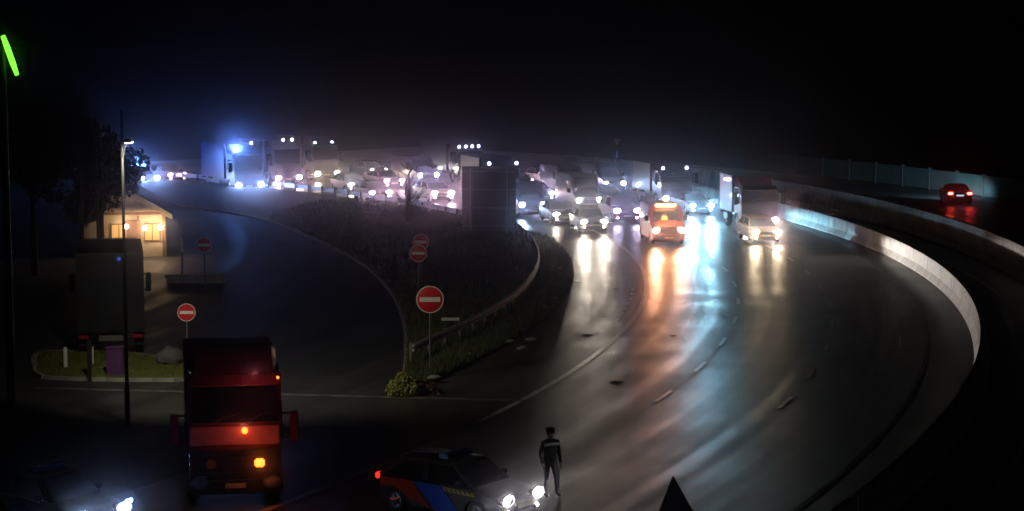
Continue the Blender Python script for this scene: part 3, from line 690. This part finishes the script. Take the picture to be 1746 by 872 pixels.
# yield sign over a blue arrow sign, far off
c = at_depth(1052, 243, 172)
v = thing('yield_sign', (c.x, c.y, 0), 0, 'small white triangle sign over a blue round sign above the far traffic', 'road sign')
part('pole', v, None, lambda b: b.lathe([(.04, 0), (.04, c.z + .3)], 'Z', 8, (0, .05, 0)), M_dsteel)
part('triangle_plate', v, None, lambda b: b.rings([[(-.42, y, .36), (.42, y, .36), (0, y, -.40)] for y in (0, -.015)]), M_signred, (0, 0, c.z), smooth=False)
part('white_face', v, None, lambda b: b.rings([[(-.33, y, .30), (.33, y, .30), (0, y, -.29)] for y in (-.012, -.02)]), M_white, (0, 0, c.z), smooth=False)
bz_ = at_depth(1052, 264, 172).z
pl = part('round_plate', v, None, lambda b: b.lathe([(.40, .01), (.40, -.012), (.01, -.014)], 'Y', 24), M_signblue, (0, 0, bz_))
part('arrow', pl, None, lambda b: b.add([(-.05, -.02, .28), (.05, -.02, .28), (.05, -.02, -.1), (.16, -.02, -.1), (0, -.02, -.3), (-.16, -.02, -.1), (-.05, -.02, -.1)], [(0, 1, 2, 3, 4, 5, 6)]), M_white, smooth=False)

# back of the big direction sign
c = at_depth(834, 396, 122)
v = thing('direction_sign', (c.x, c.y, 0), R(-6), 'dark back of a large sign board beside the guardrail', 'sign board')
top, bot = at_depth(834, 284, 122).z, at_depth(834, 394, 122).z
part('board', v, None, lambda b: b.box((0, 0, (top + bot) / 2), (3.25, .05, top - bot)), mat('sign_back', (.03, .032, .037), .6, metal=.2, vary=.2), bevel=.01, smooth=False)
for x in (-1.1, 1.1): part('post', v, 'dspost', lambda b: b.box((0, -.12, (top - .1) / 2), (.14, .14, top - .1)), M_dsteel, (x, 0, 0), bevel=.01)
for k in range(4): part('stiffener', v, 'dsst', lambda b: b.box((0, -.045, 0), (3.2, .04, .07)), M_dsteel, (0, 0, bot + .3 + k * (top - bot - .6) / 3))

# street lamps
def street_lamp(px, py, Y, label, lit, pole_up):
    c = at_depth(px, py, Y)
    v = thing('street_lamp', (c.x, c.y, -.008), 0, label, 'street lamp')
    part('pole', v, None, lambda b: b.lathe([(.085, 0), (.08, 1.2), (.06, 1.25), (.04, c.z + pole_up)], 'Z', 12), mat('lamp_pole', (.018, .018, .02), .6, vary=.2))
    part('arm', v, None, lambda b: b.tube([(0, 0, c.z - .5), (.10, -.1, c.z - .1), (.28, -.35, c.z + .08)], .035, 8), MATS['lamp_pole'])
    h = part('lamp_head', v, None, lambda b: b.box((.32, -.55, c.z + .10), (.24, .60, .13)), MATS['lamp_pole'], bevel=.04)
    l = part('lens', h, None, lambda b: b.box((.32, -.55, c.z + .025), (.18, .46, .03)), mat('lit_street_lens', (.8, .8, .7), .3, emit=(1, .93, .72), estr=6) if lit else M_offlens)
    if lit: lamp('street_light', 'SPOT', l, (.32, -.55, c.z - .02), (1.0, .93, .66), 3000, (R(50), R(-24), 0), .12, 104, 1.0)
street_lamp(208, 243, 63, 'tall street lamp with its small head lit, at the far left', True, 1.0)
street_lamp(163, 232, 86, 'dim unlit street lamp mast left of the lit one', False, .7)

# ------------------------------------------------------------------ house on the left with its porch lit
hc = gp(284, 437)
hs = thing('house', (hc.x, hc.y, -.008), R(10), 'cream gabled house with lit porch lamps at the far left', 'house')
M_wall = mat('cream_render', (.55, .46, .32), .85, vary=.2, scale=2, bump=.2)
M_roof = mat('roof_tile', (.06, .05, .05), .8, vary=.4, scale=6, bump=.4)
M_wood = mat('porch_wood', (.28, .14, .06), .6, vary=.3)
# ridge runs along y; gable faces the camera; local x from -6 (left) to 0 (right eave)
GW, EH, RH, GD = 4.6, 2.4, 3.75, 7.0
def gable(b): b.rings([[(-GW, y, 0), (0, y, 0), (0, y, EH), (-GW / 2, y, RH), (-GW, y, EH)] for y in (0, GD)])
part('wall', hs, None, gable, M_wall, smooth=False)
def roofside(b, s):
    x0, x1 = (0.35, -GW / 2) if s > 0 else (-GW - .35, -GW / 2); ze = EH - .35 * (RH - EH) / (GW / 2)
    b.rings([[(x0, y, ze + .02), (x1, y, RH + .02), (x1, y, RH + .20), (x0, y, ze + .18)] for y in (-.5, GD + .4)])
for s in (1, -1): part('roof', hs, ('rf', s), lambda b: roofside(b, s), M_roof, smooth=False)
part('fascia', hs, None, lambda b: b.rings([[(0.35, y, 2.07), (-GW / 2, y, RH - .14), (-GW / 2, y, RH + .18), (.35, y, 2.36)] for y in (-.53, -.505)]), mat('cream_board', (.62, .55, .42), .6, vary=.15), smooth=False)
part('beam', hs, None, lambda b: b.box((-GW / 2, -.25, 2.42), (GW - .3, .14, .16)), M_wood)
for x in (-1.5, -.15, -3.6): part('post', hs, 'hpost', lambda b: b.box((0, -.3, 1.15), (.12, .12, 2.3)), M_wood, (x, 0, 0))
for x in (-2.55, -.75):
    w = part('window', hs, 'hwin', lambda b: b.box((0, -.02, 1.35), (.9, .08, 1.0)), M_wood, (x, 0, 0))
    for dx in (-.21, .21):
        part('pane', w, 'hpane', lambda b: b.box((0, -.07, 1.35), (.36, .02, .86)), mat('lit_window', (.5, .3, .12), .3, emit=(1, .48, .14), estr=.5), (dx, 0, 0))
d = part('door', hs, None, lambda b: b.box((-1.8, -.02, 1.0), (.85, .08, 2.0)), M_wood)
for x, z, pw in ((-2.15, 1.72, 40), (-.30, 1.62, 70), (-1.15, 1.62, 40)):
    l = part('porch_lamp', hs, 'hlamp', lambda b: b.lathe([(.02, -.12), (.10, -.08), (.12, 0), (.08, .09), (.02, .12)], 'Z', 12), mat('lit_porch_lamp', (.8, .7, .6), .3, emit=(1, .74, .60), estr=26), (x, -.48, z))
    lamp('porch_light', 'POINT', l, (0, -.25, .05), (1, .70, .38), pw * .9, size=.1)

# low pale wall and lit post beyond the slip road
w0, w1 = gp(280, 482), gp(384, 484)
lw = thing('low_wall', ((w0.x + w1.x) / 2, (w0.y + w1.y) / 2, -.008), 0, 'low pale wall beyond the slip road at the far left', 'wall')
for i in range(4):
    for j in range(2):
        part('stone_block', lw, 'lwb', lambda b: b.box((0, 0, .11), (.70, .3, .21)), M_kerb, (-1.08 + i * .72 + (.0 if j else .06), 0, j * .22), bevel=.02)
pp = gp(311, 470)
v = thing('marker_post', (pp.x, pp.y, -.008), 0, 'thin post with a lit white top beyond the slip road', 'post')
part('shaft', v, None, lambda b: b.lathe([(.05, 0), (.05, 1.2)], 'Z', 10), M_black)
part('white_top', v, None, lambda b: b.lathe([(.055, 1.2), (.055, 1.9), (.03, 1.95)], 'Z', 10), M_white)

# ------------------------------------------------------------------ things on the small island
q = gp(112, 634)
v = thing('bollard', (q.x, q.y, .10), 0, 'short white bollard on the left of the kerbed grass island', 'bollard')
part('shaft', v, None, lambda b: b.lathe([(.075, 0), (.075, .72), (.05, .78), (.01, .80)], 'Z', 14), M_white)
part('base', v, None, lambda b: b.lathe([(.11, -.02), (.11, .05), (.08, .07)], 'Z', 14), M_dsteel)
q = gp(153, 650)
v = thing('post', (q.x, q.y, -.008), 0, 'dark square post standing in front of the kerbed grass island', 'post')
part('shaft', v, None, lambda b: b.box((0, 0, .7), (.13, .13, 1.4)), M_black, bevel=.015)
part('cap', v, None, lambda b: b.box((0, 0, 1.42), (.16, .16, .05)), M_black, bevel=.01)
q = gp(159, 628)
v = thing('marker_post', (q.x, q.y, .10), 0, 'thin pale post just behind the dark square post', 'post')
part('shaft', v, None, lambda b: b.lathe([(.03, 0), (.03, .68), (.01, .70)], 'Z', 8), M_white)
part('base', v, None, lambda b: b.lathe([(.06, -.02), (.06, .04), (.03, .05)], 'Z', 8), M_dsteel)
q = gp(197, 646)
v = thing('utility_cabinet', (q.x, q.y, .0), R(4), 'purple tinted cabinet on the kerbed grass island', 'cabinet')
M_cab = mat('cabinet_paint', (.10, .03, .14), .5, vary=.2)
part('housing', v, None, lambda b: b.box((0, 0, .55), (.58, .40, 1.1)), M_cab, bevel=.02)
part('door', v, None, lambda b: b.box((0, -.21, .58), (.50, .02, .95)), M_cab, bevel=.005)
part('roof', v, None, lambda b: b.box((0, 0, 1.12), (.66, .48, .05)), M_cab, bevel=.015)
part('handle', v, None, lambda b: b.box((.18, -.235, .6), (.03, .03, .14)), M_dsteel)
q = gp(290, 626)
me = bpy.data.meshes.new('boulder'); bm = bmesh.new(); bmesh.ops.create_icosphere(bm, subdivisions=3, radius=.5)
for vv in bm.verts:
    n_ = vv.co.normalized(); k = 1 + .13 * math.sin(5 * n_.x + 2) * math.cos(4 * n_.y) + .09 * math.sin(9 * n_.z + 3 * n_.x)
    vv.co = Vector((n_.x * .50 * k, n_.y * .45 * k, max(-.05, n_.z * .36 * k + .26)))
bm.to_mesh(me); bm.free(); me.materials.append(mat('dark_stone', (.12, .12, .13), .85, vary=.4, scale=4, bump=.5))
for p_ in me.polygons: p_.use_smooth = True
o = bpy.data.objects.new('boulder', me); C.objects.link(o); o.location = (q.x, q.y, .12); tag(o, 'rounded dark boulder on the right end of the kerbed grass island', 'boulder')

# ------------------------------------------------------------------ plants
def leaf_cloud(b, clumps, n, size, seed):
    rnd = random.Random(seed)
    for _ in range(n):
        c, r = rnd.choice(clumps)
        while True:
            p = Vector((rnd.uniform(-1, 1), rnd.uniform(-1, 1), rnd.uniform(-1, 1)))
            if p.length < 1: break
        p = Vector(c) + p.normalized() * r * (p.length ** .5)
        e = Euler((rnd.uniform(0, 6), rnd.uniform(0, 6), rnd.uniform(0, 6))).to_matrix(); s = size * rnd.uniform(.6, 1.4)
        b.add([p + e @ Vector(k) * s for k in ((-.5, 0, 0), (0, -.28, .05), (.55, 0, 0), (0, .28, .05))], [(0, 1, 2, 3)])
def limbs(b, h, r, n, seed, spread=.6):
    rnd = random.Random(seed); tips = []
    b.tube([(0, 0, -.1), (.05, .03, h * .35), (-.04, .05, h * .7), (.05, 0, h)], [r, r * .8, r * .5, r * .12], 10)
    for i in range(n):
        z = h * rnd.uniform(.35, .9); a = rnd.uniform(0, 6.28); l = h * spread * rnd.uniform(.3, .6) * (1.25 - z / h)
        e = Vector((math.cos(a) * l, math.sin(a) * l, z + l * rnd.uniform(.5, 1.0))); m_ = Vector((math.cos(a) * l * .5, math.sin(a) * l * .5, z + l * .25))
        b.tube([(0, 0, z), m_, e], [r * .35, r * .25, r * .06], 6); tips.append(e)
        for k in range(3):
            a2 = a + rnd.uniform(-1, 1); e2 = m_ + Vector((math.cos(a2) * l * .5, math.sin(a2) * l * .5, l * rnd.uniform(.2, .7)))
            b.tube([m_, e2], [r * .16, r * .04], 5); tips.append(e2)
    return tips
M_bark = mat('bark', (.05, .04, .035), .9, vary=.4, scale=5, bump=.6)
def tree(loc, h, label, seed, w=1.0, leaf=(.014, .02, .012), n=7000):
    v = thing('tree', loc, random.uniform(0, 6), label, 'tree'); tips = []
    part('trunk', v, None, lambda b: tips.extend(limbs(b, h * .92, h * .022, 12, seed, .8 * w)), M_bark)
    rnd = random.Random(seed + 5)
    cl = [(t, h * rnd.uniform(.07, .13)) for t in tips]
    part('crown', v, None, lambda b: leaf_cloud(b, cl, n, h * .034, seed), mat('leaf_%d' % seed, leaf, .7, vary=.4), smooth=False)
for px, py, h, lb_, sd, w in ((60, 470, 8.3, 'dark broad tree at the left edge of the view', 3, 1.2), (140, 480, 8.0, 'dark tree beside the unlit lamp mast', 5, 1.1), (176, 462, 7.6, 'dark dense tree hiding the left half of the lit house', 8, 0.55)):
    q = gp(px, py); q.z = -.02; tree(q, h, lb_, sd, w)
q = gp(697, 394); q.z = .15
v = thing('bare_tree', q, 0, 'small bare tree standing dark against the headlights on the verge', 'tree')
part('trunk', v, None, lambda b: b.tube([(0, 0, -.1), (.03, 0, 1.2), (-.05, .02, 2.3), (0, 0, 3.2)], [.26, .22, .18, .10], 10), M_bark)
part('crown', v, None, lambda b: limbs(b, 4.2, .09, 14, 21, .75), M_bark)
q = gp(686, 676); q.z = -.008
v = thing('shrub', q, 0, 'yellow green shrub painted pale as if lit, at the tip of the grass verge', 'shrub')
part('foliage', v, None, lambda b: leaf_cloud(b, [((-.18, 0, .34), .30), ((.12, .05, .40), .33), ((.30, -.05, .25), .24), ((-.35, 0, .22), .22), ((0, 0, .62), .20), ((-.05, -.1, .2), .3)], 1500, .11, 77), mat('lit_shrub_leaf', (.42, .42, .11), .6, vary=.35, scale=5), smooth=False)  # bright light on the bush is put into the pale leaf colour
part('stem', v, None, lambda b: [b.tube([(0, 0, 0), (math.cos(k) * .2, math.sin(k) * .2, .55)], [.02, .008], 5) for k in range(6)], M_bark)
q = gp(728, 672); q.z = -.008
v = thing('shrub', q, 0, 'low brownish shrub right of the pale yellow green one', 'shrub')
part('foliage', v, None, lambda b: leaf_cloud(b, [((-.15, 0, .16), .2), ((.15, .05, .18), .22), ((.36, 0, .12), .15)], 600, .10, 78), mat('brown_leaf', (.16, .07, .04), .7, vary=.4, scale=5), smooth=False)
part('stem', v, None, lambda b: [b.tube([(0, 0, 0), (math.cos(k) * .2, math.sin(k) * .15, .25)], [.015, .006], 5) for k in range(5)], M_bark)

# small white marker board lying in the verge
q = gp(768, 566); q.z = .3
v = thing('verge_marker', q, R(5), 'small low white marker plate on the grass behind the largest no entry sign', 'marker')
part('plate', v, None, lambda b: b.box((0, 0, .22), (.75, .03, .12)), M_white, bevel=.008)
for x in (-.25, .25): part('leg', v, 'vml', lambda b: b.box((0, .03, .08), (.05, .03, .4)), M_dsteel, (x, 0, 0))

# ------------------------------------------------------------------ green neon strip on a mast, top left
c = at_depth(17, 95, 62)
v = thing('neon_mast', (c.x, c.y, -.008), 0, 'tilted glowing green neon tube high at the top left', 'neon light')
part('mast', v, None, lambda b: b.lathe([(.14, 0), (.09, c.z + .7)], 'Z', 12, (-.25, .12, 0)), M_black)
part('bracket', v, None, lambda b: b.box((-.13, .08, c.z), (.24, .06, .08)), M_black)
part('neon_tube', v, None, lambda b: b.tube([(-.20, 0, c.z + .60), (-.08, 0, c.z + .26), (.08, 0, c.z - .22), (.20, 0, c.z - .58)], [.07, .09, .09, .06], 12), mat('lit_green_neon', (.2, .8, .1), .3, emit=(.16, 1.0, .04), estr=2.2))

# ------------------------------------------------------------------ folding warning pyramid at the bottom edge
q = gp(1147, 878)
v = thing('warning_pyramid', (q.x, q.y, .006), R(12), 'dark folding warning pyramid standing on the road at the bottom edge', 'warning sign')
M_fab = mat('pyramid_fabric', (.03, .035, .08), .7, vary=.2)
for k in range(3):
    a0_, a1_ = R(-90 + 120 * k - 60), R(-90 + 120 * k + 60)
    part('panel', v, None, lambda b: b.panel([(.56 * math.cos(a0_), .56 * math.sin(a0_), .03), (.56 * math.cos(a1_), .56 * math.sin(a1_), .03), (0, 0, .96)], .0, .008, .014), M_fab, smooth=False)
    part('red_edge', v, None, lambda b: b.tube([(.57 * math.cos(a0_), .57 * math.sin(a0_), .02), (0, 0, .97)], .022, 6), mat('edge_red', (.10, .01, .015), .5))

# ------------------------------------------------------------------ the officer
def person(loc, rz):
    v = thing('person', loc, rz, 'person in dark uniform with a white reflective band, standing beside the police car', 'person')
    J = {}; E = []
    def j(n_, co, r, prev=None):
        J[n_] = (len(J), co, r)
        if prev: E.append((J[prev][0], J[n_][0]))
    j('pelvis', (0, 0, .95), (.17, .12)); j('waist', (0, 0, 1.10), (.155, .115), 'pelvis'); j('chest', (0, 0, 1.30), (.19, .13), 'waist'); j('upper', (0, .01, 1.43), (.17, .11), 'chest')
    j('neck', (0, 0, 1.53), (.06, .06), 'upper'); j('jaw', (0, -.02, 1.61), (.07, .085), 'neck'); j('skull', (0, -.01, 1.70), (.080, .10), 'jaw'); j('crown', (0, 0, 1.775), (.055, .07), 'skull')
    for s, t in ((-1, 'l'), (1, 'r')):
        j(t + 'sh', (s * .20, 0, 1.43), (.075, .075), 'upper'); j(t + 'el', (s * .27, .03, 1.15), (.055, .055), t + 'sh'); j(t + 'wr', (s * .27, -.07, .92), (.038, .038), t + 'el')
        j(t + 'pa', (s * .265, -.10, .83), (.022, .042), t + 'wr')
        j(t + 'hip', (s * .10, 0, .90), (.10, .10), 'pelvis'); j(t + 'kn', (s * .12 + (.03 if s > 0 else 0), -.02 - (.07 if s > 0 else 0), .50), (.065, .07), t + 'hip'); j(t + 'an', (s * .13 + (.05 if s > 0 else 0), .02 - (.06 if s > 0 else 0), .10), (.045, .05), t + 'kn')
        j(t + 'he', (s * .13 + (.05 if s > 0 else 0), .0 - (.06 if s > 0 else 0), .05), (.045, .05), t + 'an'); j(t + 'to', (s * .145 + (.07 if s > 0 else 0), -.17 - (.06 if s > 0 else 0), .035), (.045, .032), t + 'he')
    def skin(Jl, El, root=0, lv=2, bulk=1.0):
        me = bpy.data.meshes.new('body'); me.from_pydata([q_[0] for q_ in Jl], El, [])
        o = bpy.data.objects.new('tmp', me); C.objects.link(o)
        o.modifiers.new('s', 'SKIN'); sd = o.modifiers.new('d', 'SUBSURF'); sd.levels = lv; sd.render_levels = lv
        for k, q_ in enumerate(Jl): me.skin_vertices[0].data[k].radius = (q_[1][0] * bulk, q_[1][1] * bulk); me.skin_vertices[0].data[k].use_root = (k == root)
        dg = bpy.context.evaluated_depsgraph_get(); ev = o.evaluated_get(dg)
        m2 = bpy.data.meshes.new_from_object(ev); bpy.data.objects.remove(o); return m2
    bm = bmesh.new()
    Jl = [(q_[1], q_[2]) for q_ in sorted(J.values(), key=lambda z: z[0])]
    bm.from_mesh(skin(Jl, E, bulk=1.14))
    for s in (-1, 1):                                   # five fingers on each hand, slightly curled
        for k in range(4):
            x0, y0, l = s * .265, -.128 + k * .021 , (.070, .082, .078, .060)[k]
            ch = [((x0, y0, .82), (.010, .010)), ((x0 - s * .004, y0 - .004, .79 - l * .3), (.010, .010)), ((x0 - s * .02, y0 - .006, .79 - l * .65), (.009, .009)), ((x0 - s * .04, y0 - .006, .79 - l * .85), (.008, .008))]
            bm.from_mesh(skin(ch, [(0, 1), (1, 2), (2, 3)], lv=1))
        ch = [((s * .262, -.10, .87), (.011, .011)), ((s * .245, -.135, .84), (.011, .011)), ((s * .235, -.150, .80), (.009, .009))]
        bm.from_mesh(skin(ch, [(0, 1), (1, 2)], lv=1))
    me = bpy.data.meshes.new('body')
    for m_ in (mat('uniform_cloth', (.012, .013, .022), .85, vary=.3), mat('skin_tone', (.42, .26, .19), .55, vary=.1), mat('boot_leather', (.012, .012, .012), .45)): me.materials.append(m_)
    for f in bm.faces:
        c = f.calc_center_median(); f.smooth = True
        f.material_index = 1 if (c.z > 1.54 or (c.z < .90 and abs(c.x) > .20)) else (2 if c.z < .14 else 0)
    bm.to_mesh(me); bm.free()
    o = bpy.data.objects.new('body', me); C.objects.link(o); o.parent = v
    def band(b, z, rx, ry, h):
        rs = []
        for zz, k in ((z, 1), (z + h, 1.0)):
            rs.append([(rx * k * math.cos(2 * math.pi * i / 28), ry * k * math.sin(2 * math.pi * i / 28), zz) for i in range(28)])
        b.rings(rs, caps=False)
    part('reflective_band', v, None, lambda b: b.rings([[(x, -.005 + (y0 - .10) * sc, z + .02 * math.cos(x * 8)) for x, y0 in [(-.24, .06), (-.20, -.02), (-.10, -.045), (0, -.05), (.10, -.045), (.20, -.02), (.24, .06)]] for z, sc in ((1.36, 1.0), (1.43, .96))], close=False, caps=False), M_white)
    part('jacket_hem', v, None, lambda b: b.lathe([(.185, .86), (.20, .88), (.185, 1.02), (.17, 1.06)], 'Z', 24), MATS['uniform_cloth'])
    part('cap', v, None, lambda b: b.lathe([(.105, 1.70), (.112, 1.73), (.125, 1.79), (.10, 1.83), (.01, 1.845)], 'Z', 20), mat('cap_cloth', (.012, .014, .03), .8))
    part('cap_peak', v, None, lambda b: b.rings([[(.10 * math.cos(t_), -.05 + k * math.sin(t_), 1.715 - dz) for t_ in [math.pi + math.pi * i / 10 for i in range(11)]] for k, dz in ((.05, 0), (.13, .03))], close=False, caps=False), M_black)
    part('hair', v, None, lambda b: b.lathe([(.078, 1.62), (.092, 1.66), (.10, 1.72)], 'Z', 16, (0, .022, 0)), mat('dark_hair', (.02, .015, .01), .6))
    part('nose', v, None, lambda b: b.rings([[(-.010, -.108, 1.685), (.010, -.108, 1.685), (0, -.100, 1.70)], [(-.014, -.128, 1.655), (.014, -.128, 1.655), (0, -.112, 1.665)]]), MATS['skin_tone'])
    for s in (-1, 1):
        part('ear', v, None, lambda b: b.lathe([(.01, -.006), (.026, -.004), (.026, .004), (.01, .008)], 'X', 10, (s * .082, 0, 1.67)), MATS['skin_tone'])
        part('eye', v, None, lambda b: b.lathe([(.004, -.012), (.011, -.006), (.011, .004)], 'Y', 10, (s * .032, -.098, 1.69)), M_white)
    return v
q = gp(938, 846); q.z = 0.004
person(q, R(28))

# ------------------------------------------------------------------ haze volume, added to stand in for lens bloom round the lamps
hz = MB().box((0, 130, 10), (420, 430, 22)).mesh('haze')
mh = bpy.data.materials.new('bloom_haze'); mh.use_nodes = True
nt = mh.node_tree; nt.nodes.remove(nt.nodes['Principled BSDF'])
pv = nt.nodes.new('ShaderNodeVolumePrincipled'); pv.inputs['Color'].default_value = (.84, .83, 1, 1)
pv.inputs['Density'].default_value = HAZE_DENSITY; pv.inputs['Anisotropy'].default_value = HAZE_G
nt.links.new(pv.outputs[0], nt.nodes['Material Output'].inputs['Volume'])
hz.materials.append(mh)
o = bpy.data.objects.new('haze', hz); C.objects.link(o); o['kind'] = 'stuff'
